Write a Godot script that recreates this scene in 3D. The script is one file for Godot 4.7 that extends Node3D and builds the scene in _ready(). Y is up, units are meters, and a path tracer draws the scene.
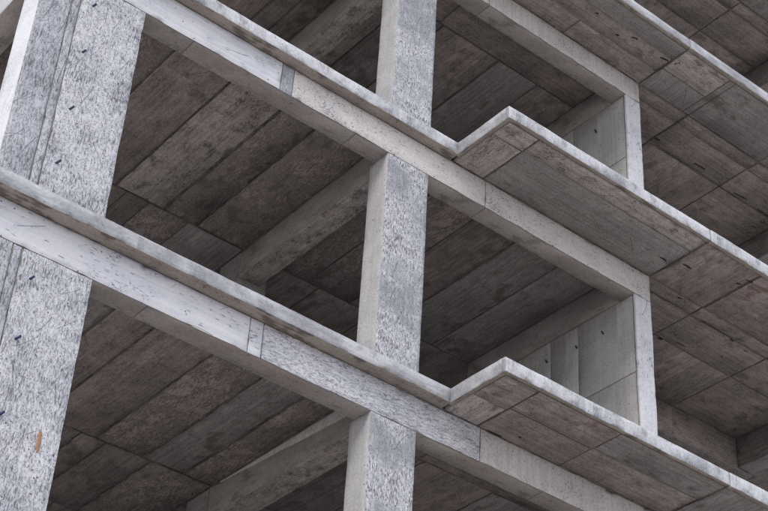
extends Node3D
# An unfinished cast-concrete building frame seen from the street, looking up.
# x runs along the facade to the right, y up, z out of the facade. Metres.

const PPM := 300.0                      # texture pixels per metre
# underside of each floor slab, underside of each facade beam, slab thickness, lip and balcony reach
const SOFFIT := [-5.62, -2.63, 0.359, 3.350, 6.284, 9.220, 12.2]
const BEAM := [-5.98, -2.99, 0.0, 3.0, 5.959, 8.88, 11.86]
const THICK := [0.148, 0.148, 0.148, 0.1515, 0.1407, 0.145, 0.148]
const LIP := [0.14, 0.14, 0.147, 0.128, 0.135, 0.14, 0.14]
const REACH := [0.89, 0.89, 0.8886, 0.9035, 0.8434, 0.87, 0.87]
const GROUND := -9.15
const XL := -3.855                      # left end of the frame
const XR := 9.6                         # right end
const ZB := -6.6                        # unseen back wall, added to keep light out

var rng := RandomNumberGenerator.new()
var wob := FastNoiseLite.new()
var chip := FastNoiseLite.new()
var to8 := PackedByteArray()
var M := {}
var building: Node3D

func _ready() -> void:
	# camera
	var cam := Camera3D.new()
	cam.name = "camera"
	cam.fov = 17.955
	cam.near = 0.1
	cam.far = 400.0
	cam.transform = Transform3D(Basis(Vector3.UP, -0.6426) * Basis(Vector3.RIGHT, 0.6422) * Basis(Vector3.BACK, 0.0673), Vector3(-7.3265, -7.4537, 9.8248))
	add_child(cam)
	cam.current = true
	# sky, exposure
	var env := Environment.new()
	env.background_mode = Environment.BG_SKY
	var sm := ProceduralSkyMaterial.new()
	sm.sky_top_color = Color(0.825, 0.847, 0.905)
	sm.sky_horizon_color = Color(0.87, 0.883, 0.92)
	sm.sky_curve = 0.2
	sm.ground_bottom_color = Color(0.40, 0.38, 0.36)
	sm.ground_horizon_color = Color(0.60, 0.60, 0.60)
	sm.sky_energy_multiplier = 1.0
	var sky := Sky.new()
	sky.sky_material = sm
	env.sky = sky
	env.background_energy_multiplier = 1.0
	env.tonemap_mode = Environment.TONE_MAPPER_LINEAR
	env.tonemap_exposure = 1.78
	env.sdfgi_enabled = true
	env.ssao_enabled = true
	env.ssil_enabled = true
	var we := WorldEnvironment.new()
	we.name = "world_environment"
	we.environment = env
	add_child(we)
	# veiled sun, high on the left
	var sun := DirectionalLight3D.new()
	sun.name = "sun"
	sun.light_energy = 0.35
	sun.light_angular_distance = 24.0
	sun.light_color = Color(1.0, 0.985, 0.965)
	sun.shadow_enabled = true
	sun.transform.basis = Basis.looking_at(Vector3(0.80, -0.75, -0.42).normalized(), Vector3.UP)
	add_child(sun)

	rng.seed = 41
	wob.seed = 5
	wob.frequency = 1.7
	wob.fractal_octaves = 3
	chip.seed = 9
	chip.frequency = 9.0
	chip.fractal_octaves = 3
	for i in 4096:
		to8.append(int(clampf(Color(i / 4095.0, 0, 0).linear_to_srgb().r * 255.0 + 0.5, 0, 255)))
	make_materials()
	make_ground()
	building = Node3D.new()
	building.name = "unfinished_building"
	building.position = Vector3(0, GROUND, 0)
	building.set_meta("label", "unfinished raw concrete building frame with stacked floor slabs, beams and columns")
	building.set_meta("category", "building")
	add_child(building)
	for k in SOFFIT.size():
		make_floor(k)
	for k in range(0, SOFFIT.size() - 1):
		make_storey(k)
	make_ground_floor()
	make_back()
	make_scraps()

# ---------------------------------------------------------------- textures
func noise_bytes(w: int, h: int, lx: float, ly: float, oct: int, sd: int) -> PackedByteArray:
	# smooth noise whose blobs are about lx by ly pixels
	var m := minf(lx, ly)
	var n := FastNoiseLite.new()
	n.noise_type = FastNoiseLite.TYPE_SIMPLEX_SMOOTH
	n.seed = sd
	n.frequency = 0.5 / m
	n.fractal_octaves = oct
	var iw := maxi(4, int(w * m / lx))
	var ih := maxi(4, int(h * m / ly))
	var im := n.get_image(iw, ih, false, false, true)
	im.convert(Image.FORMAT_L8)
	if iw != w or ih != h:
		im.resize(w, h, Image.INTERPOLATE_CUBIC)
	return im.get_data()

func sstep(a: float, b: float, x: float) -> float:
	var t := clampf((x - a) / (b - a), 0.0, 1.0)
	return t * t * (3.0 - 2.0 * t)

# wm, hm metres; c holds colours (linear) and amounts; the grain runs along u when c.along == 0, else along v
func paint(wm: float, hm: float, sd: int, c: Dictionary) -> Dictionary:
	var w := mini(2048, int(wm * PPM))
	var h := mini(2048, int(hm * PPM))
	var cm := PPM / 100.0
	var al: bool = c.get("along", 0) == 0
	var l1: float = c.get("len", 5.0) * cm
	var w1: float = c.get("wid", 1.3) * cm
	var big := noise_bytes(w, h, 60 * cm, 45 * cm, 4, sd)
	var mid := noise_bytes(w, h, 14 * cm, 10 * cm, 4, sd + 1)
	var fl := noise_bytes(w, h, l1 if al else w1, w1 if al else l1, 2, sd + 2)
	var ff := noise_bytes(w, h, l1 * 0.45 if al else w1 * 0.55, w1 * 0.55 if al else l1 * 0.45, 2, sd + 3)
	var streak := noise_bytes(w, h, 130 * cm if al else 2.4 * cm, 2.4 * cm if al else 130 * cm, 3, sd + 4)
	var grit := noise_bytes(w, h, 1.1, 1.1, 1, sd + 5)
	var fine := noise_bytes(w, h, 2.2 * cm, 1.6 * cm, 4, sd + 6)
	var ck := noise_bytes(w, h, l1 * 2.4 if al else w1 * 3.0, w1 * 3.0 if al else l1 * 2.4, 3, sd + 7)
	var fi: float = c.get("fine", 0.16)
	var cr: float = c.get("crack", 0.0)
	var a: Vector3 = c.a
	var b: Vector3 = c.b
	var f: Vector3 = c.f
	var st: Vector3 = c.get("stain", Vector3(0.1, 0.08, 0.07))
	var d1: float = c.get("dens", 0.3)
	var d2: float = c.get("dens2", 0.2)
	var patch: float = c.get("patch", 0.5)
	var sa: float = c.get("stains", 0.2)
	var sk: float = c.get("streak", 0.1)
	var gr: float = c.get("grit", 0.12)
	var so: float = c.get("soft", 0.07)
	var fk: float = c.get("depth", 0.9)
	var out := PackedByteArray()
	out.resize(w * h * 3)
	var hgt := PackedByteArray()
	hgt.resize(w * h)
	var t1 := 1.0 - d1
	var t2 := 1.0 - d2
	for i in w * h:
		var nb := big[i] / 255.0
		var nm := mid[i] / 255.0
		var col := a.lerp(b, sstep(0.25, 0.75, nb * 0.6 + nm * 0.4))
		col *= 1.0 + sk * (streak[i] / 127.5 - 1.0) + gr * (grit[i] / 127.5 - 1.0) + fi * (fine[i] / 127.5 - 1.0)
		var p := (nm * 0.55 + nb * 0.45 - 0.5) * patch
		var m1 := sstep(t1 - so, t1 + so, fl[i] / 255.0 + p)
		var m2 := sstep(t2 - so, t2 + so, ff[i] / 255.0 + p * 0.6)
		var k := maxf(m1, m2 * 0.8)
		if cr > 0.0:
			var line := 1.0 - sstep(0.015, 0.055, absf(ck[i] / 255.0 - 0.5))
			line = maxf(line, 1.0 - sstep(0.012, 0.05, absf(ck[i] / 255.0 - 0.68)))
			line = maxf(line, 0.8 - sstep(0.012, 0.05, absf(ck[i] / 255.0 - 0.34)))
			k = maxf(k, line * sstep(0.62 - cr, 0.72 - cr, fine[i] / 255.0 * 0.5 + ff[i] / 255.0 * 0.5) * 0.85)
		col = col.lerp(f, k * fk)
		if sa > 0.0:
			var s := sstep(0.66 - sa * 0.35, 0.86 - sa * 0.25, nm * 0.5 + (1.0 - nb) * 0.5 + (streak[i] / 255.0 - 0.5) * 0.35)
			col = col.lerp(st, s * 0.75)
		out[i * 3] = to8[int(clampf(col.x, 0, 1) * 4095.0)]
		out[i * 3 + 1] = to8[int(clampf(col.y, 0, 1) * 4095.0)]
		out[i * 3 + 2] = to8[int(clampf(col.z, 0, 1) * 4095.0)]
		hgt[i] = int(clampf(190.0 - 90.0 * k + (grit[i] - 128.0) * 0.12 + (nm - 0.5) * 60.0, 0, 255))
	# scratches, drips and pits
	var r := RandomNumberGenerator.new()
	r.seed = sd * 7 + 3
	for q in int(c.get("scratch", 0.0) * wm * hm):
		var x := r.randf() * w
		var y := r.randf() * h
		var ang := r.randfn(0.0 if al else PI / 2, 0.5)
		var ln := r.randf_range(5, 32) * cm
		var dx := cos(ang)
		var dy := sin(ang)
		var bend := r.randfn(0, 0.004)
		var deep := r.randf_range(0.35, 0.8)
		for s in int(ln):
			blot(out, w, h, x, y, f * 0.8, deep)
			blot(out, w, h, x + (0.0 if al else 1.0), y + (1.0 if al else 0.0), f * 0.8, deep * 0.7)
			ang += bend
			x += cos(ang)
			y += sin(ang)
	for q in int(c.get("pits", 0.0) * wm * hm):
		var x := r.randf() * w
		var y := r.randf() * h
		var rad := r.randf_range(0.5, 2.2)
		for jy in range(-3, 4):
			for jx in range(-3, 4):
				var dd := Vector2(jx * r.randf_range(0.7, 1.3), jy * r.randf_range(0.7, 1.3)).length()
				if dd < rad:
					blot(out, w, h, x + jx, y + jy, st * 0.6, 0.8)
	for q in int(c.get("chips", 0.0) * wm * hm):
		# long thin dashes where the film has lifted
		var x := r.randf() * w
		var y := r.randf() * h
		var ln := int(r.randf_range(2.0, 7.0) * cm)
		var th := int(r.randf_range(0.4, 1.3) * cm)
		var tilt := r.randfn(0, 0.12)
		for s in ln:
			var wide := int(th * sqrt(sin(PI * (s + 0.5) / ln)) + r.randf() * 0.8)
			for tt in wide:
				var off := tt - wide * 0.5 + tilt * s
				blot(out, w, h, x + (s if al else off), y + (off if al else s), f, r.randf_range(0.45, 0.9))
	var im := Image.create_from_data(w, h, false, Image.FORMAT_RGB8, out)
	var hm_im := Image.create_from_data(w, h, false, Image.FORMAT_L8, hgt)
	hm_im.convert(Image.FORMAT_RGBA8)
	hm_im.bump_map_to_normal_map(2.2)
	var m := StandardMaterial3D.new()
	m.albedo_texture = ImageTexture.create_from_image(im)
	m.normal_enabled = true
	m.normal_texture = ImageTexture.create_from_image(hm_im)
	m.normal_scale = c.get("relief", 0.7)
	m.roughness = c.get("rough", 0.85)
	m.metallic_specular = 0.3
	return {"m": m, "w": wm, "h": hm}

func blot(o: PackedByteArray, w: int, h: int, x: float, y: float, col: Vector3, k: float) -> void:
	var ix := int(x)
	var iy := int(y)
	if ix < 0 or iy < 0 or ix >= w or iy >= h:
		return
	var i := (iy * w + ix) * 3
	for j in 3:
		o[i + j] = int(lerpf(o[i + j], to8[int(clampf(col[j], 0, 1) * 4095.0)], k))

func plain(col: Color, rough: float) -> Dictionary:
	var m := StandardMaterial3D.new()
	m.albedo_color = col
	m.roughness = rough
	return {"m": m, "w": 1.0, "h": 1.0}

func make_materials() -> void:
	var white := Vector3(0.60, 0.60, 0.625)
	var white2 := Vector3(0.50, 0.505, 0.54)
	var grey := Vector3(0.36, 0.37, 0.40)
	var fleck := Vector3(0.125, 0.123, 0.135)
	var warm := Vector3(0.54, 0.515, 0.50)
	var warm2 := Vector3(0.47, 0.445, 0.43)
	var peel := {"a": white, "b": white2, "f": fleck * 0.95, "along": 1, "fine": 0.06, "len": 4.4, "wid": 0.85, "dens": 0.26, "dens2": 0.22, "patch": 0.5, "stains": 0.0, "streak": 0.08, "scratch": 22.0, "pits": 60.0, "relief": 1.0, "soft": 0.07, "crack": 0.27, "chips": 30.0}
	M.peel_a = paint(0.65, 2.6, 11, peel)
	M.peel_b = paint(0.65, 2.6, 12, peel)
	var strip := peel.duplicate()
	strip.merge({"a": white2, "b": grey * 1.15, "dens": 0.2, "dens2": 0.18, "len": 6.0, "scratch": 40.0, "patch": 0.5}, true)
	M.strip = paint(0.36, 2.6, 13, strip)
	var mid := {"a": grey * 0.93, "b": white * 1.08, "f": fleck * 1.1, "along": 1, "fine": 0.07, "len": 3.6, "wid": 0.8, "dens": 0.24, "dens2": 0.22, "patch": 0.8, "stains": 0.0, "streak": 0.12, "scratch": 16.0, "pits": 60.0, "relief": 1.0, "soft": 0.08, "crack": 0.25, "chips": 20.0}
	M.col_a = paint(0.56, 2.6, 21, mid)
	M.col_b = paint(0.56, 2.6, 22, mid)
	M.col_c = paint(0.56, 2.6, 23, mid)
	M.side = paint(0.5, 2.6, 24, {"a": Vector3(0.48, 0.47, 0.475), "b": Vector3(0.42, 0.41, 0.415), "f": fleck * 1.8, "along": 1, "len": 3.0, "wid": 0.5, "dens": 0.06, "dens2": 0.06, "patch": 0.4, "stains": 0.0, "streak": 0.06, "pits": 20.0})
	M.side_white = paint(0.5, 2.6, 25, {"a": white * 1.15, "b": white * 1.05, "f": grey * 0.8, "along": 1, "len": 3.0, "wid": 0.7, "dens": 0.10, "dens2": 0.10, "patch": 0.5, "stains": 0.0, "streak": 0.05, "scratch": 6.0})
	M.wall_end = paint(0.5, 2.6, 26, {"a": white * 1.05, "b": white * 0.95, "f": fleck, "along": 1, "len": 3.5, "wid": 0.8, "dens": 0.12, "dens2": 0.10, "patch": 0.5, "stains": 0.0, "streak": 0.06, "scratch": 4.0, "chips": 20.0})
	# beams
	M.beam_clean = paint(2.6, 0.37, 31, {"a": white * 1.03, "b": white2 * 1.08, "f": fleck, "along": 0, "len": 3.0, "wid": 0.7, "dens": 0.09, "dens2": 0.10, "patch": 0.9, "stains": 0.0, "streak": 0.10, "scratch": 8.0, "chips": 60.0, "fine": 0.06, "pits": 20.0})
	M.beam_clean_b = paint(2.6, 0.37, 32, {"a": white * 1.03, "b": white2 * 1.08, "f": fleck, "along": 0, "len": 3.0, "wid": 0.7, "dens": 0.07, "dens2": 0.08, "patch": 0.9, "stains": 0.0, "streak": 0.10, "scratch": 6.0, "chips": 26.0, "fine": 0.06, "pits": 20.0})
	M.beam_grain = paint(2.6, 0.37, 33, {"a": white * 1.05, "b": white2 * 1.05, "f": fleck, "along": 0, "fine": 0.06, "len": 6.0, "wid": 0.75, "dens": 0.22, "dens2": 0.18, "patch": 0.3, "stains": 0.0, "streak": 0.12, "scratch": 12.0, "relief": 1.0, "soft": 0.08, "crack": 0.25, "chips": 25.0})
	M.beam_warm = paint(2.6, 0.37, 34, {"a": warm * 1.12, "b": warm * 1.02, "f": fleck, "along": 0, "len": 2.2, "wid": 0.8, "dens": 0.13, "dens2": 0.13, "patch": 0.7, "stains": 0.0, "streak": 0.05, "chips": 34.0, "pits": 90.0})
	M.beam_upright = paint(2.6, 0.37, 35, {"a": warm * 1.02, "b": warm2 * 1.1, "f": fleck * 1.3, "along": 1, "len": 2.2, "wid": 0.7, "dens": 0.18, "dens2": 0.16, "patch": 0.5, "stains": 0.0, "streak": 0.10, "pits": 40.0, "soft": 0.1})
	M.patch = paint(0.5, 0.4, 36, {"a": grey * 0.95, "b": grey * 0.8, "f": white2, "along": 1, "len": 4.0, "wid": 0.6, "dens": 0.15, "dens2": 0.1, "patch": 0.6, "stains": 0.0, "streak": 0.14})
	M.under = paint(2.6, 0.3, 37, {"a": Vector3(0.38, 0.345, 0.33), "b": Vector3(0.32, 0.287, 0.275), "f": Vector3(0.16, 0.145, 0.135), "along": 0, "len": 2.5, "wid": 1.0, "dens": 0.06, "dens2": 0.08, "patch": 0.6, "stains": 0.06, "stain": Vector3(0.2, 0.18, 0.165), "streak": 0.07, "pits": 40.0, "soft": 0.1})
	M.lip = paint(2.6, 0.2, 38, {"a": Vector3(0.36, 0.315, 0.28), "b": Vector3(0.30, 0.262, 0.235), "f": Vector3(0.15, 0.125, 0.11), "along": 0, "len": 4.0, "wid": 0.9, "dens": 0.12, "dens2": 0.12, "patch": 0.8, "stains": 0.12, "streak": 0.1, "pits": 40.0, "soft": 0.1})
	M.edge = paint(4.0, 0.16, 41, {"a": Vector3(0.48, 0.483, 0.50), "b": Vector3(0.31, 0.312, 0.33), "f": Vector3(0.24, 0.24, 0.26), "along": 0, "len": 3.0, "wid": 0.8, "dens": 0.10, "dens2": 0.10, "patch": 0.9, "stains": 0.04, "stain": Vector3(0.30, 0.29, 0.29), "streak": 0.10, "pits": 40.0, "soft": 0.1})
	M.edge_b = paint(4.0, 0.16, 42, {"a": Vector3(0.55, 0.553, 0.575), "b": Vector3(0.38, 0.385, 0.41), "f": Vector3(0.2, 0.2, 0.215), "along": 1, "len": 3.0, "wid": 0.8, "dens": 0.12, "dens2": 0.16, "patch": 1.1, "stains": 0.08, "stain": Vector3(0.28, 0.27, 0.27), "streak": 0.14, "pits": 40.0, "soft": 0.1})
	M.wall_side = paint(1.0, 1.6, 43, {"a": Vector3(0.50, 0.485, 0.47), "b": Vector3(0.43, 0.415, 0.40), "f": Vector3(0.26, 0.25, 0.24), "along": 1, "len": 5.0, "wid": 0.6, "dens": 0.12, "dens2": 0.10, "patch": 0.3, "stains": 0.0, "streak": 0.10, "pits": 30.0, "soft": 0.1})
	# the undersides, one set of casts to draw from
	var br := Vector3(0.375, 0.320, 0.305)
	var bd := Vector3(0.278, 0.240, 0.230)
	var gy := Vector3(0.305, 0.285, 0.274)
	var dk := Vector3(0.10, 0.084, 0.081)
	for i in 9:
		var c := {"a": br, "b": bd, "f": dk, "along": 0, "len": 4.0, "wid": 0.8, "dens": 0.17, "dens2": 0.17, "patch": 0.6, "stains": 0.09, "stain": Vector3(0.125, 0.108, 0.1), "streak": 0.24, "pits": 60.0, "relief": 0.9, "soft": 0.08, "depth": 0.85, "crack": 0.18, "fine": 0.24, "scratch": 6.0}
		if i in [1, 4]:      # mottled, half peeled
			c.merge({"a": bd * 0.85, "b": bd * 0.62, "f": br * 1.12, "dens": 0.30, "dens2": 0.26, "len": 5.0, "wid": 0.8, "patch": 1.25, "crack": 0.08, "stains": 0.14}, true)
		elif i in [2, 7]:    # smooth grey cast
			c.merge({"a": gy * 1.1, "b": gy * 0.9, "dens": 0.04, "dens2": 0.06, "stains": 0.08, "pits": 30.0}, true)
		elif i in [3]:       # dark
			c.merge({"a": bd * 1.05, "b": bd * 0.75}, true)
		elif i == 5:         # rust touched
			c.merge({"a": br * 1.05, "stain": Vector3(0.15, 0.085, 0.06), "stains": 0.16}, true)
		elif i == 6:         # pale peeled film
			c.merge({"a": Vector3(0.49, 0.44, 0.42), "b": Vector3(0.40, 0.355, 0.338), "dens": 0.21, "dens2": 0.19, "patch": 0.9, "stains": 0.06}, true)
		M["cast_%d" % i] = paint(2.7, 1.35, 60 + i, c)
	M.raw = paint(2.0, 2.0, 80, {"a": Vector3(0.34, 0.325, 0.31), "b": Vector3(0.27, 0.26, 0.25), "f": Vector3(0.15, 0.14, 0.13), "along": 0, "len": 6.0, "wid": 3.0, "dens": 0.1, "dens2": 0.12, "patch": 0.8, "stains": 0.2, "streak": 0.08})
	M.grout = paint(1.0, 1.0, 81, {"a": Vector3(0.17, 0.15, 0.142), "b": Vector3(0.11, 0.097, 0.092), "f": Vector3(0.06, 0.052, 0.05), "len": 3.0, "wid": 1.5, "dens": 0.25, "dens2": 0.25, "patch": 0.6, "stains": 0.1, "fine": 0.3})
	M.rust = plain(Color(0.22, 0.12, 0.08), 0.9)
	M.iron = plain(Color(0.10, 0.085, 0.08), 0.8)
	M.blue = plain(Color(0.11, 0.19, 0.34), 0.5)
	M.wood = plain(Color(0.62, 0.46, 0.33), 0.8)

# ---------------------------------------------------------------- shapes
func cuts(a: float, b: float, step: float, bev: float) -> PackedFloat32Array:
	var o := PackedFloat32Array([a])
	var n := maxi(1, int(round((b - a - 2 * bev) / step)))
	if b - a > 3 * bev:
		for i in n + 1:
			o.append(lerpf(a + bev, b - bev, float(i) / n))
	o.append(b)
	return o

# Adds a box with worn, slightly wavy edges. skins: face -> [material key, u offset, v offset, turned]
func add_block(acc: Dictionary, lo: Vector3, hi: Vector3, skins: Dictionary, o := {}) -> void:
	var step: float = o.get("step", 0.12)
	var bev: float = o.get("bevel", 0.010)
	var amp: float = o.get("wave", 0.004)
	var worn: float = o.get("worn", 0.008)
	var c := [cuts(lo.x, hi.x, step, bev), cuts(lo.y, hi.y, step, bev), cuts(lo.z, hi.z, step, bev)]
	var mid := (lo + hi) * 0.5
	var skip: Array = o.get("skip", [])
	for face in ["px", "nx", "py", "ny", "pz", "nz"]:
		if face in skip:
			continue
		var ax: int = "xyz".find(face[1])
		var up: bool = face[0] == "p"
		var s: Array = skins.get(face, skins.get("all", ["raw"]))
		if not acc.has(s[0]):
			var t := SurfaceTool.new()
			t.begin(Mesh.PRIMITIVE_TRIANGLES)
			acc[s[0]] = t
		var st: SurfaceTool = acc[s[0]]
		var sz: Dictionary = M[s[0]]
		var ou: float = s[1] if s.size() > 1 else 0.0
		var ov: float = s[2] if s.size() > 2 else 0.0
		var turned: bool = s.size() > 3 and s[3]
		if ax == 1 and s.size() < 4:
			turned = hi.z - lo.z > hi.x - lo.x
		var ia := 2 if ax == 0 else 0           # the axis that runs along u
		var ib := 1 if ax != 1 else 2
		var ca: PackedFloat32Array = c[ia]
		var cb: PackedFloat32Array = c[ib]
		st.set_smooth_group(acc.get("_g", 0) + ax * 2 + (1 if up else 0))
		var pts := []
		var uvs := []
		for j in cb.size():
			for i in ca.size():
				var p := Vector3.ZERO
				p[ax] = hi[ax] if up else lo[ax]
				p[ia] = ca[i]
				p[ib] = cb[j]
				var q := p
				var hits := 0
				for e in 3:
					if p[e] == lo[e] or p[e] == hi[e]:
						hits += 1
				q += Vector3(wob.get_noise_3dv(p), wob.get_noise_3dv(p + Vector3(31, 7, 3)), wob.get_noise_3dv(p + Vector3(3, 57, 13))) * amp * 2.0
				if hits > 1:
					var ch := bev * 0.35 + worn * sstep(0.2, 0.5, chip.get_noise_3dv(p))
					for e in 3:
						if p[e] == lo[e]:
							q[e] += minf(ch, (hi[e] - lo[e]) * 0.3)
						elif p[e] == hi[e]:
							q[e] -= minf(ch, (hi[e] - lo[e]) * 0.3)
				pts.append(q)
				var u: float = ca[i] - lo[ia]
				var v: float = (hi[ib] - cb[j]) if ib == 1 else (cb[j] - lo[ib])
				uvs.append(Vector2((v + ou) / sz.w, (u + ov) / sz.h) if turned else Vector2((u + ou) / sz.w, (v + ov) / sz.h))
		# winding: clockwise seen from outside
		var flip := up
		if ax == 1 or ax == 0:
			flip = not up
		var n := ca.size()
		for j in cb.size() - 1:
			for i in n - 1:
				var q4 := [j * n + i, j * n + i + 1, (j + 1) * n + i + 1, (j + 1) * n + i]
				var order := [0, 2, 1, 0, 3, 2] if flip else [0, 1, 2, 0, 2, 3]
				for k in order:
					st.set_uv(uvs[q4[k]])
					st.add_vertex(pts[q4[k]])
	acc["_g"] = acc.get("_g", 0) + 6

func commit(acc: Dictionary, called: String, parent: Node, label := "") -> MeshInstance3D:
	var mesh := ArrayMesh.new()
	for key in acc:
		if key == "_g":
			continue
		var st: SurfaceTool = acc[key]
		st.generate_normals()
		st.generate_tangents()
		st.set_material(M[key].m)
		st.commit(mesh)
	var o := MeshInstance3D.new()
	o.name = called
	o.mesh = mesh
	if parent == building:
		o.position = Vector3(0, -GROUND, 0)
	parent.add_child(o, true)
	if label:
		o.set_meta("label", label)
	return o

func one(called: String, parent: Node, lo: Vector3, hi: Vector3, skins: Dictionary, o := {}, label := "") -> MeshInstance3D:
	var acc := {}
	add_block(acc, lo, hi, skins, o)
	return commit(acc, called, parent, label)

# A cast panel of the underside: its own plate, a hair above or below its neighbours
func soffit_panel(parent: Node, x0: float, x1: float, z0: float, z1: float, y: float, cast: int, along_z: bool, gap := 0.006) -> void:
	if x1 - x0 < 0.02 or z1 - z0 < 0.02:
		return
	var d := rng.randf_range(-0.006, 0.005)
	var k := "cast_%d" % cast
	var skin := [k, rng.randf() * 2.7, rng.randf() * 1.35, along_z]
	var g := gap + rng.randf_range(0.0, 0.004)
	one("soffit_panel", parent, Vector3(x0 + g, y + d, z0 + g), Vector3(x1 - g, y + 0.0135, z1 - g), {"all": skin}, {"step": 0.45, "bevel": 0.006, "wave": 0.002, "worn": 0.012, "skip": ["py"]})

# Cement paste that leaked through a joint of the boards: a ragged ridge along the seam from a to b
func grout_fin(parent: Node, a: Vector3, b: Vector3, width: float, drop: float) -> void:
	var st := SurfaceTool.new()
	st.begin(Mesh.PRIMITIVE_TRIANGLES)
	var d := (b - a).normalized()
	var side := d.cross(Vector3.UP).normalized()
	var n := maxi(4, int(a.distance_to(b) / 0.035))
	var rows := []
	for j in n + 1:
		var p := a.lerp(b, float(j) / n)
		var q := p * 3.0
		var on := sstep(-0.22, 0.25, chip.get_noise_3dv(p * 0.35 + Vector3(9, 2, 4)) + 0.1)
		var wl := (0.003 + width * on * (0.55 + 0.9 * absf(chip.get_noise_3dv(q)) + 0.5 * rng.randf()))
		var wr := (0.003 + width * on * (0.55 + 0.9 * absf(chip.get_noise_3dv(q + Vector3(5, 5, 5))) + 0.5 * rng.randf()))
		var dn := drop * on * rng.randf_range(0.4, 1.2) + 0.001
		rows.append([p + side * wl + Vector3(0, 0.008, 0), p + side * wl * 0.45 - Vector3(0, dn * 0.7 + 0.004, 0), p - side * wr * 0.4 - Vector3(0, dn + 0.004, 0), p - side * wr + Vector3(0, 0.008, 0)])
	var sz: Dictionary = M.grout
	for j in n:
		for e in 3:
			for t in [[j, e], [j, e + 1], [j + 1, e + 1], [j, e], [j + 1, e + 1], [j + 1, e]]:
				st.set_uv(Vector2(t[0] * 0.035 / sz.w, t[1] * 0.02 / sz.h + a.x))
				st.add_vertex(rows[t[0]][t[1]])
	st.generate_normals()
	st.generate_tangents()
	st.set_material(M.grout.m)
	var o := MeshInstance3D.new()
	o.name = "grout_ridge"
	o.mesh = st.commit()
	parent.add_child(o, true)

# ---------------------------------------------------------------- building
func make_ground() -> void:
	var m := paint(8.0, 8.0, 90, {"a": Vector3(0.49, 0.46, 0.43), "b": Vector3(0.42, 0.393, 0.367), "f": Vector3(0.26, 0.24, 0.22), "len": 20.0, "wid": 14.0, "dens": 0.2, "dens2": 0.2, "patch": 0.6, "stains": 0.2})
	m.m.uv1_scale = Vector3(40, 40, 1)
	var p := PlaneMesh.new()
	p.size = Vector2(320, 320)
	p.material = m.m
	var g := MeshInstance3D.new()
	g.name = "ground"
	g.mesh = p
	g.position = Vector3(0, GROUND, 0)
	g.set_meta("kind", "structure")
	add_child(g)

# casts by zone; falls back on a seeded choice
func pick(i: int, list: Array) -> int:
	return list[(i * 7 + 3) % list.size()]

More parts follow.
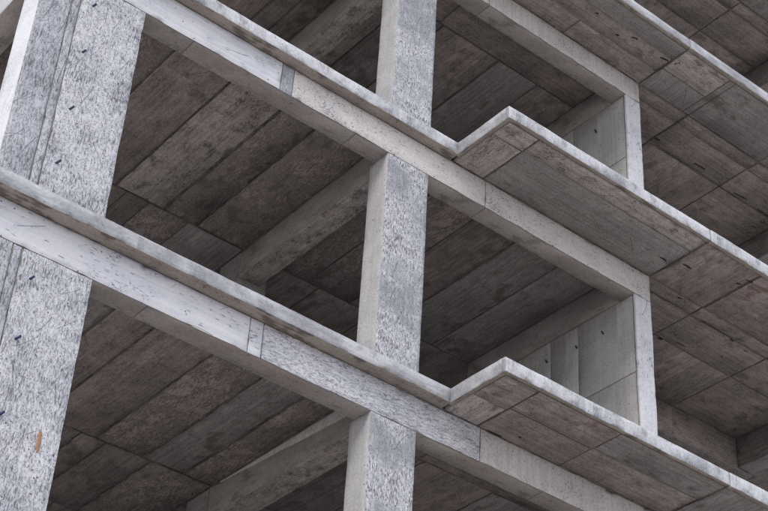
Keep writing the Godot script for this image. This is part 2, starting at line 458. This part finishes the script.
func make_floor(k: int) -> void:
	var y: float = SOFFIT[k]
	var t: float = THICK[k]
	var s: float = LIP[k]
	var r: float = REACH[k]
	var top := y + t
	var seen := k >= 2 and k <= 5
	var step := 0.05 if seen else 0.6
	# the slab itself, with its lip along the facade
	var acc := {}
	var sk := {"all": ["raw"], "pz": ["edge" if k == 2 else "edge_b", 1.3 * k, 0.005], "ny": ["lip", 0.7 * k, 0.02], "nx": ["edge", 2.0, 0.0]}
	add_block(acc, Vector3(XL - 0.14, y + 0.0135, ZB), Vector3(XR, top - 0.004, 0.0), {"all": ["raw"], "nx": ["edge", 2.0, 0.0], "ny": ["cast_3"]}, {"step": 0.8, "skip": ["pz"], "wave": 0.0})
	add_block(acc, Vector3(XL - 0.14, y, 0.0), Vector3(0.80, top, s), sk, {"step": step, "bevel": 0.005, "worn": 0.014, "wave": 0.003})
	if XL < -3.5:
		add_block(acc, Vector3(XL - 0.14, y, ZB), Vector3(XL, top, -0.003), {"all": ["lip"], "nx": ["edge", 2.0, 0.0], "py": ["raw"]}, {"step": 0.3})
	var slab := commit(acc, "floor_slab", building)
	# balcony slab, poured in two lengths
	for part in 2:
		var x0 := 0.786 if part == 0 else 3.752
		var x1 := 3.748 if part == 0 else XR
		acc = {}
		var low := y - (0.0 if part == 0 else 0.012)
		var rr := r + (0.0 if part == 0 else 0.006)
		add_block(acc, Vector3(x0 + 0.05, y + 0.0135, 0.0), Vector3(x1, top - 0.004, r - 0.05), {"all": ["raw"]}, {"step": 0.8, "skip": ["pz"], "wave": 0.0})
		add_block(acc, Vector3(x0, low, r - 0.05), Vector3(x1, top, rr), {"all": ["lip"], "pz": ["edge_b" if k != 4 else "edge", 0.9 + k, 0.0], "nx": ["edge", 0.0, 0.0], "py": ["raw"]}, {"step": step, "bevel": 0.005, "worn": 0.014, "wave": 0.003})
		if part == 0:
			add_block(acc, Vector3(x0, y - 0.003, s - 0.03), Vector3(x0 + 0.05, top + 0.003, r - 0.045), {"all": ["lip"], "nx": ["edge", 0.6, 0.0], "py": ["raw"]}, {"step": step, "bevel": 0.005, "worn": 0.014, "wave": 0.003})
		var b := commit(acc, "balcony_slab", building)
		if not seen:
			continue
		if part == 0:
			var xa := x0 + 0.05
			var xb: float = [1.245, 1.25, 1.27, 1.25][k - 2]
			var zs: float = [0.40, 0.60, 0.55, 0.5][k - 2]
			soffit_panel(b, xa, xb, 0.004, zs, y, 6, true)
			soffit_panel(b, xa, xb, zs, r - 0.05, y, 6 if k == 3 else 0, false)
			if k == 2:
				soffit_panel(b, xb, 2.30, 0.004, 0.45, y, 0, false)
				soffit_panel(b, xb, 2.30, 0.45, r - 0.05, y, 5, false)
				soffit_panel(b, 2.30, x1, 0.004, 0.47, y, 0, false)
				soffit_panel(b, 2.30, x1, 0.47, r - 0.05, y, 2, false)
			elif k == 3:
				soffit_panel(b, xb, x1, 0.004, 0.62, y, 7, false)
				soffit_panel(b, xb, x1, 0.62, r - 0.05, y, 6, false)
			else:
				soffit_panel(b, xb, 2.45, 0.004, 0.3, y, 5, false)
				soffit_panel(b, 2.45, x1, 0.004, 0.3, y, 5, false)
				soffit_panel(b, xb, x1, 0.3, 0.56, y, 0, false)
				soffit_panel(b, xb, x1, 0.56, r - 0.05, y, 7, false)
		else:
			var xs := [x0, 4.52 if k == 4 else 4.64, 5.95, 7.13, 8.4, x1]
			for i in 5:
				if k == 4 and i == 0:
					soffit_panel(b, xs[i], xs[i + 1], 0.004, 0.38, y, 7, true)
					soffit_panel(b, xs[i], xs[i + 1], 0.38, r - 0.05, y, 6, false)
				else:
					soffit_panel(b, xs[i], xs[i + 1], 0.004, r - 0.05, y, pick(i + k, [0, 5, 2, 7, 0]), i % 2 == 0)
	if not seen:
		return
	# undersides inside the frame
	var zc := -2.74
	var z_in := -0.245
	var lists := {
		2: [-3.58, -2.86, -2.28, -1.87, -1.26, -0.71, -0.24, 0.115],
		3: [-3.58, -2.86, -2.23, -1.57, -0.96, -0.53, 0.115],
		4: [-3.58, -2.9, -2.3, -1.65, -1.05, -0.45, 0.115],
		5: [-3.58, -2.9, -2.3, -1.65, -1.05, -0.45, 0.115]}
	var casts := {2: [0, 2, 0, 0, 1, 2, 1, 3], 3: [0, 4, 0, 6, 1, 4, 3], 4: [0, 5, 3, 3, 0, 3], 5: [0, 3, 0, 3, 0, 3]}
	var L: Array = lists[k]
	for i in L.size() - 1:
		var wide := 0.009 if (k == 3 and i >= 3) or (k == 2 and i >= 2) else 0.006
		soffit_panel(slab, L[i], L[i + 1], zc, z_in, y, casts[k][i % casts[k].size()], true, wide)
	# second row, seams set off from the first
	var B := [-3.58, -2.7, -2.05, -1.41, -1.13, -0.62, 0.115]
	for i in B.size() - 1:
		soffit_panel(slab, B[i], B[i + 1], -4.2, zc, y, pick(i + k, [3, 0, 1, 3, 2]), true)
	var x := -3.58
	while x < 3.4:
		soffit_panel(slab, x, x + 0.9, ZB, -4.2, y, pick(int(x * 3 + 12) + k, [3, 0, 3, 1]), true)
		x += 0.9
	# bay right of the middle column
	var zz := -0.85
	if k == 3:
		var C := [0.405, 1.0, 1.62, 2.23, 2.88, 3.47]
		var cc := [4, 1, 3, 2, 7]
		for i in 5:
			soffit_panel(slab, C[i], C[i + 1], zc, z_in, y, cc[i], true)
	else:
		soffit_panel(slab, 0.405, 1.25, zz, z_in, y, 5, false)
		soffit_panel(slab, 1.25, 3.47, zz, z_in, y, 0, false)
		var C := [0.405, 0.75, 1.32, 2.21, 2.85, 3.47]
		for i in 5:
			soffit_panel(slab, C[i], C[i + 1], zc, zz, y, [0, 3, 0, 2, 3][i], true)
	for i in 4:
		soffit_panel(slab, 0.405 + i * 0.77, 0.405 + (i + 1) * 0.77, -4.2, zc, y, 3, true)  # all dark casts: shadow deeper in the bay put into the colour
	# paste ridges along the worst joints
	var ridges: Array = {
		2: [[-2.28, zc, z_in], [-1.87, zc, z_in], [-1.26, zc, z_in], [-0.71, zc, z_in], [-0.24, zc, z_in], [-1.41, -4.2, zc], [-0.62, -4.2, zc]],
		3: [[-2.23, zc, z_in], [-0.96, zc, z_in], [-0.53, zc, z_in], [-1.57, zc, z_in], [2.23, zc, z_in], [1.62, zc, z_in]],
		4: [[2.21, zc, zz], [1.32, zc, zz], [-0.2, zc, z_in], [-1.05, zc, z_in]],
		5: []}[k]
	for q in ridges:
		grout_fin(slab, Vector3(q[0], y, q[1]), Vector3(q[0], y, q[2]), 0.018 if k != 3 or q[0] > -0.9 else 0.024, 0.006)
	for q in {2: [[-3.5, 0.11, zc]], 3: [[-3.5, 0.11, zc], [3.76, 7.1, -0.19]], 4: [[0.41, 3.47, zz], [3.76, 7.1, -0.66]], 5: []}[k]:
		grout_fin(slab, Vector3(q[0], y, q[2]), Vector3(q[1], y, q[2]), 0.010, 0.005)
	if k < 5:
		grout_fin(slab, Vector3(3.75, y, 0.02), Vector3(3.75, y, r - 0.03), 0.016, 0.008)
		grout_fin(slab, Vector3(4.62, y, -1.6), Vector3(4.62, y, r - 0.06), 0.007, 0.005)
		grout_fin(slab, Vector3(1.25, y, 0.02), Vector3(1.25, y, r - 0.06), 0.008, 0.005)
		grout_fin(slab, Vector3(1.3, y, 0.004), Vector3(3.7, y, 0.004), 0.006, 0.006)
		grout_fin(slab, Vector3(XL, y, 0.003), Vector3(1.3, y, 0.003), 0.004, 0.003)
		grout_fin(slab, Vector3(0.115, y, zc), Vector3(0.115, y, z_in), 0.009, 0.006)
	# right of the wall
	var X := [3.76, 4.62, 5.95, 7.12]
	var Z := [-1.69, -0.66 if k == 4 else -0.75, -0.19, -0.004]
	for i in 3:
		for j in 3:
			soffit_panel(slab, X[i], X[i + 1], Z[j], Z[j + 1], y, pick(i * 3 + j + k, [0, 7, 5, 0, 6, 2, 0]), j == 0 and i == 1)
	soffit_panel(slab, 7.42, XR, -3.0, -0.004, y, 3, true)

# the beams that carry slab k, and what stands between slab k and slab k + 1
func make_storey(k: int) -> void:
	beams(k)
	var y0: float = SOFFIT[k] + THICK[k]
	var y1: float = BEAM[k + 1]
	uprights(k, y0, y1)

func uprights(k: int, y0: float, y1: float) -> void:
	var seen := k >= 1 and k <= 4
	var fine := {"step": 0.06 if seen else 0.7, "bevel": 0.006, "worn": 0.012, "wave": 0.002}
	# wide column at the end of the facade
	var acc := {}
	add_block(acc, Vector3(XL + 0.012, y0, -0.38), Vector3(-2.86, y1, -0.014), {"all": ["raw"], "px": ["side"]}, {"step": 0.4})
	var col := commit(acc, "column", building, "wide column whose face is flecked white, with blue tie ends" if k == 2 else "")
	var up := k != 1
	one("formwork_face", col, Vector3(XL + 0.001, y0 + 0.001, -0.375), Vector3(XL + 0.0115, y1 - 0.001, -0.015), {"all": ["side_white"]}, {"step": 0.2, "bevel": 0.003, "worn": 0.004})
	one("formwork_face", col, Vector3(XL + 0.001, y0 + 0.001, -0.0135), Vector3(-3.570, y1 - 0.002, -0.001), {"all": ["strip", 0.0, 0.3]}, fine)
	one("formwork_strip", col, Vector3(-3.560, y0 + 0.001, -0.0135), Vector3(-3.487, y1 - 0.002, -0.004), {"all": ["strip", 0.25, 1.1]}, fine)
	one("formwork_face", col, Vector3(-3.479, y0 + 0.001, -0.0135), Vector3(-2.853, y1 - 0.002, -0.001), {"all": ["peel_a" if up else "peel_b"]}, fine)
	if seen:
		for h in [0.415, 1.01, 1.67, 2.23]:
			tie(col, Vector3(-3.37 + rng.randf_range(-0.008, 0.008), y0 + h, 0.0), Vector3(0.35, 0.25, 1.0))
	if k == 1:
		splinter(col, Vector3(-3.028, -1.48, 0.002), Vector3(-3.018, -1.65, 0.002))
	# middle column
	acc = {}
	var face: String = ["col_a", "col_b", "col_c", "col_a", "col_b", "col_c"][k]
	add_block(acc, Vector3(0.0, y0, -0.302), Vector3(0.524, y1, -0.003), {"all": ["side"], "pz": [face], "nx": ["side", 0.1, 0.2 * k]}, fine)
	commit(acc, "column", building, "slim column in the middle of the facade" if k == 2 else "")
	# inner columns
	one("column", building, Vector3(0.118, y0, -3.2), Vector3(0.5, SOFFIT[k + 1], -2.79), {"all": ["raw"]}, {"step": 0.5})
	one("column", building, Vector3(XL + 0.02, y0, -4.4), Vector3(-3.4, SOFFIT[k + 1], -4.0), {"all": ["raw"]}, {"step": 0.5})
	one("column", building, Vector3(7.14, y0, -2.9), Vector3(7.5, SOFFIT[k + 1], -2.5), {"all": ["raw"]}, {"step": 0.5})
	one("column", building, Vector3(9.1, y0, -0.4), Vector3(9.55, y1, -0.01), {"all": ["raw"]}, {"step": 0.5})
	# cross wall beside the balcony
	acc = {}
	add_block(acc, Vector3(3.512, y0, -2.75), Vector3(3.735, y1, -0.034), {"all": ["raw"]}, {"step": 0.4})
	add_block(acc, Vector3(3.498, y0, -0.033), Vector3(3.7487, y1, -0.001), {"all": ["wall_end", 0.1, 0.1 * k]}, {"step": 0.05, "bevel": 0.008, "worn": 0.008, "wave": 0.003})
	var wall := commit(acc, "cross_wall", building, "concrete cross wall with a white end face beside the balcony" if k == 2 else "")
	if seen:
		var zs := [-0.04, -0.89, -1.33, -2.74]
		var ys := [y0 + 0.002, y0 + 1.49, y1 - 0.002]
		for i in 3:
			for j in 2:
				one("wall_panel", wall, Vector3(3.5005, ys[j] + 0.004, zs[i + 1] + 0.004), Vector3(3.5115, ys[j + 1] - 0.004, zs[i] - 0.004), {"all": ["wall_side", 0.37 * i + 0.2 * k, 0.6 * j]}, {"step": 0.3, "bevel": 0.004, "worn": 0.012, "wave": 0.003, "skip": ["px"]})
		for z in [-0.5, -0.91, -1.39]:
			tie(wall, Vector3(3.5, y1 - 0.25 - rng.randf() * 0.05, z), Vector3(-1.0, 0.2, 0.35))

func tie(parent: Node, p: Vector3, d: Vector3) -> void:
	# a plastic tie sleeve sticking out of the concrete: an open tube
	var st := SurfaceTool.new()
	st.begin(Mesh.PRIMITIVE_TRIANGLES)
	var n := d.normalized()
	var a := n.cross(Vector3(0.3, 0.9, 0.1)).normalized()
	var b := n.cross(a)
	var e := 0.034 + rng.randf() * 0.014
	var rings := [[-0.01, 0.011], [e, 0.011], [e, 0.007], [0.0, 0.007]]
	for q in rings.size() - 1:
		for i in 8:
			var v := []
			for w in [[q, i], [q, i + 1], [q + 1, i + 1], [q + 1, i]]:
				var an: float = w[1] * TAU / 8
				v.append(p + n * rings[w[0]][0] + (a * cos(an) + b * sin(an)) * rings[w[0]][1])
			for w in [0, 1, 2, 0, 2, 3]:
				st.add_vertex(v[w])
	st.generate_normals()
	st.set_material(M.blue.m)
	var o := MeshInstance3D.new()
	o.name = "tie_sleeve"
	o.mesh = st.commit()
	o.set_meta("label", "blue plastic tie sleeve end")
	parent.add_child(o, true)

func splinter(parent: Node, p: Vector3, q: Vector3) -> void:
	# a sliver of formwork board left in the face
	var st := SurfaceTool.new()
	st.begin(Mesh.PRIMITIVE_TRIANGLES)
	var prof := [0.008, 0.012, 0.011, 0.013, 0.011, 0.006]
	for i in prof.size() - 1:
		var v := []
		for w in [[i, -1], [i, 1], [i + 1, 1], [i + 1, -1]]:
			v.append(p.lerp(q, w[0] / 5.0) + Vector3(w[1] * prof[w[0]], 0, 0.008))
		var l := [v[0] - Vector3(0, 0, 0.012), v[3] - Vector3(0, 0, 0.012)]
		var r := [v[1] - Vector3(0, 0, 0.012), v[2] - Vector3(0, 0, 0.012)]
		for t in [v[0], v[1], v[2], v[0], v[2], v[3], l[0], v[0], v[3], l[0], v[3], l[1], v[1], r[0], r[1], v[1], r[1], v[2]]:
			st.add_vertex(t)
	st.generate_normals()
	st.set_material(M.wood.m)
	var o := MeshInstance3D.new()
	o.name = "wood_sliver"
	o.mesh = st.commit()
	o.set_meta("label", "orange sliver of formwork board stuck in the column")
	parent.add_child(o, true)

func beams(k: int) -> void:
	var seen := k >= 2 and k <= 5
	var y0: float = BEAM[k]
	var y1: float = SOFFIT[k]
	var fine := {"step": 0.06 if seen else 0.8, "bevel": 0.006, "worn": 0.011, "wave": 0.002}
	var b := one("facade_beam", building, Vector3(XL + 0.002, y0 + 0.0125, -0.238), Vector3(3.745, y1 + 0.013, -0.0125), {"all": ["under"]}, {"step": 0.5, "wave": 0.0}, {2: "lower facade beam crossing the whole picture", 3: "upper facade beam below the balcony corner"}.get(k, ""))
	# its cast faces, with joints where pours met
	var xs := [XL, -1.345, -1.205, 1.288, 3.7487]
	var kinds: Array = {2: ["beam_clean", "beam_clean_b", "beam_grain", "beam_upright"], 3: ["beam_clean_b", "patch", "beam_warm", "beam_warm"], 4: ["beam_warm", "patch", "beam_warm", "beam_upright"]}.get(k, ["beam_clean_b", "patch", "beam_clean", "beam_warm"])
	for i in 4:
		var g0 := 0.0 if i == 0 else 0.003
		one("beam_face", b, Vector3(xs[i] + g0, y0, -0.012), Vector3(xs[i + 1] - 0.002, y1 - 0.001, 0.0), {"all": [kinds[i], 0.31 * i, 0.0], "ny": ["under"]}, fine)
	var us := [XL + 0.002, -2.32, -0.41, 1.3, 3.74] if k != 2 else [XL + 0.002, -2.33, 0.3, 2.1, 3.74]
	for i in 4:
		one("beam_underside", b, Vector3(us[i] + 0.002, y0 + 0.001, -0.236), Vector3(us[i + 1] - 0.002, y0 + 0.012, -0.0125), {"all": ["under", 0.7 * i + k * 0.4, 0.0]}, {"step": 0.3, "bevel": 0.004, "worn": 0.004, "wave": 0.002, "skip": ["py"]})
	# beams running into the building
	var mid := {"step": 0.3, "bevel": 0.012, "worn": 0.012, "wave": 0.005}
	var cb := one("cross_beam", building, Vector3(0.118, y0 + 0.004, -2.789), Vector3(0.402, y1 + 0.013, -0.239), {"all": ["under", 0.4 * k, 0.05], "ny": ["cast_6", 0.4 * k, 0.2, true]}, mid)
	if k == 2:
		wedge(cb, y0, y1)
	one("cross_beam", building, Vector3(3.475, y0 + 0.004, -2.76), Vector3(3.742, y1 + 0.013, -0.239), {"all": ["under", 0.9 + k, 0.02]}, mid)
	one("cross_beam", building, Vector3(XL, y0 + 0.002, -4.0), Vector3(-3.585, y1 + 0.013, -0.39), {"all": ["under", 0.9 + k, 0.0], "nx": ["beam_clean_b", 0.3, 0.0]}, mid)
	one("cross_beam", building, Vector3(7.13, y0 - 0.06, -1.69), Vector3(7.41, y1 + 0.013, 0.0), {"all": ["under", 0.2 + k, 0.0], "nx": ["cast_3", 0.2 + k, 0.0]}, mid)  # dark cast on the left side face paints in its shading
	one("inner_beam", building, Vector3(3.745, y0 - 0.09, -1.96), Vector3(7.41, y1 + 0.013, -1.70), {"all": ["cast_0", 0.2 + k, 0.0]}, mid)

func wedge(parent: Node, _y0: float, y1: float) -> void:
	# a pale skim left along the top of the beam's side, running out towards the back
	var st := SurfaceTool.new()
	st.begin(Mesh.PRIMITIVE_TRIANGLES)
	var n := 18
	for j in n:
		var q := []
		for e in [0, 1]:
			var f := float(j + e) / n
			var z := lerpf(-0.25, -2.6, f)
			var lowest := y1 - 0.15 * (1.0 - f) - 0.004 * chip.get_noise_1d(z * 9.0) - 0.006
			q.append([Vector3(0.114, y1 - 0.004, z), Vector3(0.109, lowest, z), Vector3(0.119, lowest - 0.004, z)])
		for e in 2:
			for t in [q[0][e], q[0][e + 1], q[1][e + 1], q[0][e], q[1][e + 1], q[1][e]]:
				st.set_uv(Vector2(t.z / 2.6, t.y / 0.37))
				st.add_vertex(t)
	st.generate_normals()
	st.generate_tangents()
	st.set_material(M.beam_upright.m)
	var o := MeshInstance3D.new()
	o.name = "skim_coat"
	o.mesh = st.commit()
	o.set_meta("label", "pale wedge of skim coat along the top of the beam")
	parent.add_child(o, true)

func make_ground_floor() -> void:
	var y1: float = BEAM[0]
	for p in [[XL, -2.85, -0.38, 0.0], [0.0, 0.524, -0.3, 0.0], [0.118, 0.5, -3.2, -2.79], [XL, -3.4, -4.4, -4.0], [3.5, 3.748, -2.75, 0.0], [7.14, 7.5, -2.0, -1.6], [9.1, 9.55, -0.4, 0.0]]:
		one("column", building, Vector3(p[0] + 0.001, GROUND, p[2]), Vector3(p[1], y1, p[3] - 0.002), {"all": ["raw"]}, {"step": 0.8})

func make_back() -> void:
	var y1: float = SOFFIT[SOFFIT.size() - 1]
	one("added_back_wall", building, Vector3(XL, GROUND, ZB - 0.25), Vector3(XR, y1, ZB - 0.003), {"all": ["raw"]}, {"step": 1.5})  # unseen wall added to block light from the rear, keeping deep soffits dark

# scraps of tie wire and board nails left in the undersides: slab, x, z to x, z
const SCRAPS := [[4, 5.36, -0.56, 5.56, -0.55], [4, 6.18, -0.61, 6.43, -0.59], [4, 6.66, -0.63, 6.89, -0.63], [4, 6.94, -1.04, 7.05, -1.03], [4, 6.91, -0.78, 7.01, -0.75], [4, 6.89, -0.92, 6.98, -0.91], [4, 4.62, -0.57, 4.71, -0.55],
	[3, 3.84, 0.42, 3.97, 0.42], [3, 3.57, 0.33, 3.67, 0.33], [3, 4.26, -0.05, 4.33, -0.04], [3, 4.73, -0.56, 4.82, -0.58], [3, 4.70, -0.77, 4.77, -0.76], [3, 4.92, -0.68, 5.06, -0.67], [3, 5.32, -0.20, 5.40, -0.21], [3, 5.61, -0.25, 5.68, -0.25],
	[3, 4.82, -0.17, 4.88, -0.17], [3, 4.57, 0.69, 4.66, 0.71], [3, 4.53, 0.58, 4.60, 0.60], [3, 5.51, -0.51, 5.56, -0.53],
	[4, 2.50, 0.50, 2.54, 0.51], [4, 2.93, 0.41, 2.97, 0.42], [4, 3.10, 0.50, 3.18, 0.53], [4, 3.60, 0.49, 3.72, 0.52], [4, 3.81, 0.53, 3.84, 0.59], [2, 1.64, 0.14, 1.68, 0.14], [2, 1.35, 0.02, 1.53, 0.03]]

func make_scraps() -> void:
	for i in SCRAPS.size():
		var s: Array = SCRAPS[i]
		var y: float = SOFFIT[s[0]]
		var a := Vector3(s[1], y, s[2])
		var b := Vector3(s[3], y, s[4])
		var side := (b - a).cross(Vector3.UP).normalized()
		var st := SurfaceTool.new()
		st.begin(Mesh.PRIMITIVE_TRIANGLES)
		var n := 5
		var v := []
		for j in n + 1:
			var w := (0.004 + 0.011 * sin(PI * (j + 0.3) / (n + 0.6))) * rng.randf_range(0.6, 1.2)
			var p := a.lerp(b, float(j) / n) + side * rng.randf_range(-0.002, 0.002)
			v.append([p + side * w + Vector3(0, 0.012, 0), p - Vector3(0, rng.randf_range(0.008, 0.02), 0), p - side * w + Vector3(0, 0.012, 0)])
		for j in n:
			for e in 2:
				for t in [v[j][e], v[j][e + 1], v[j + 1][e + 1], v[j][e], v[j + 1][e + 1], v[j + 1][e]]:
					st.add_vertex(t)
		st.generate_normals()
		st.set_material(M.rust.m if i % 3 == 0 else M.iron.m)
		var o := MeshInstance3D.new()
		o.name = "wire_scrap"
		o.mesh = st.commit()
		o.position = Vector3(0, -GROUND, 0)
		building.add_child(o, true)
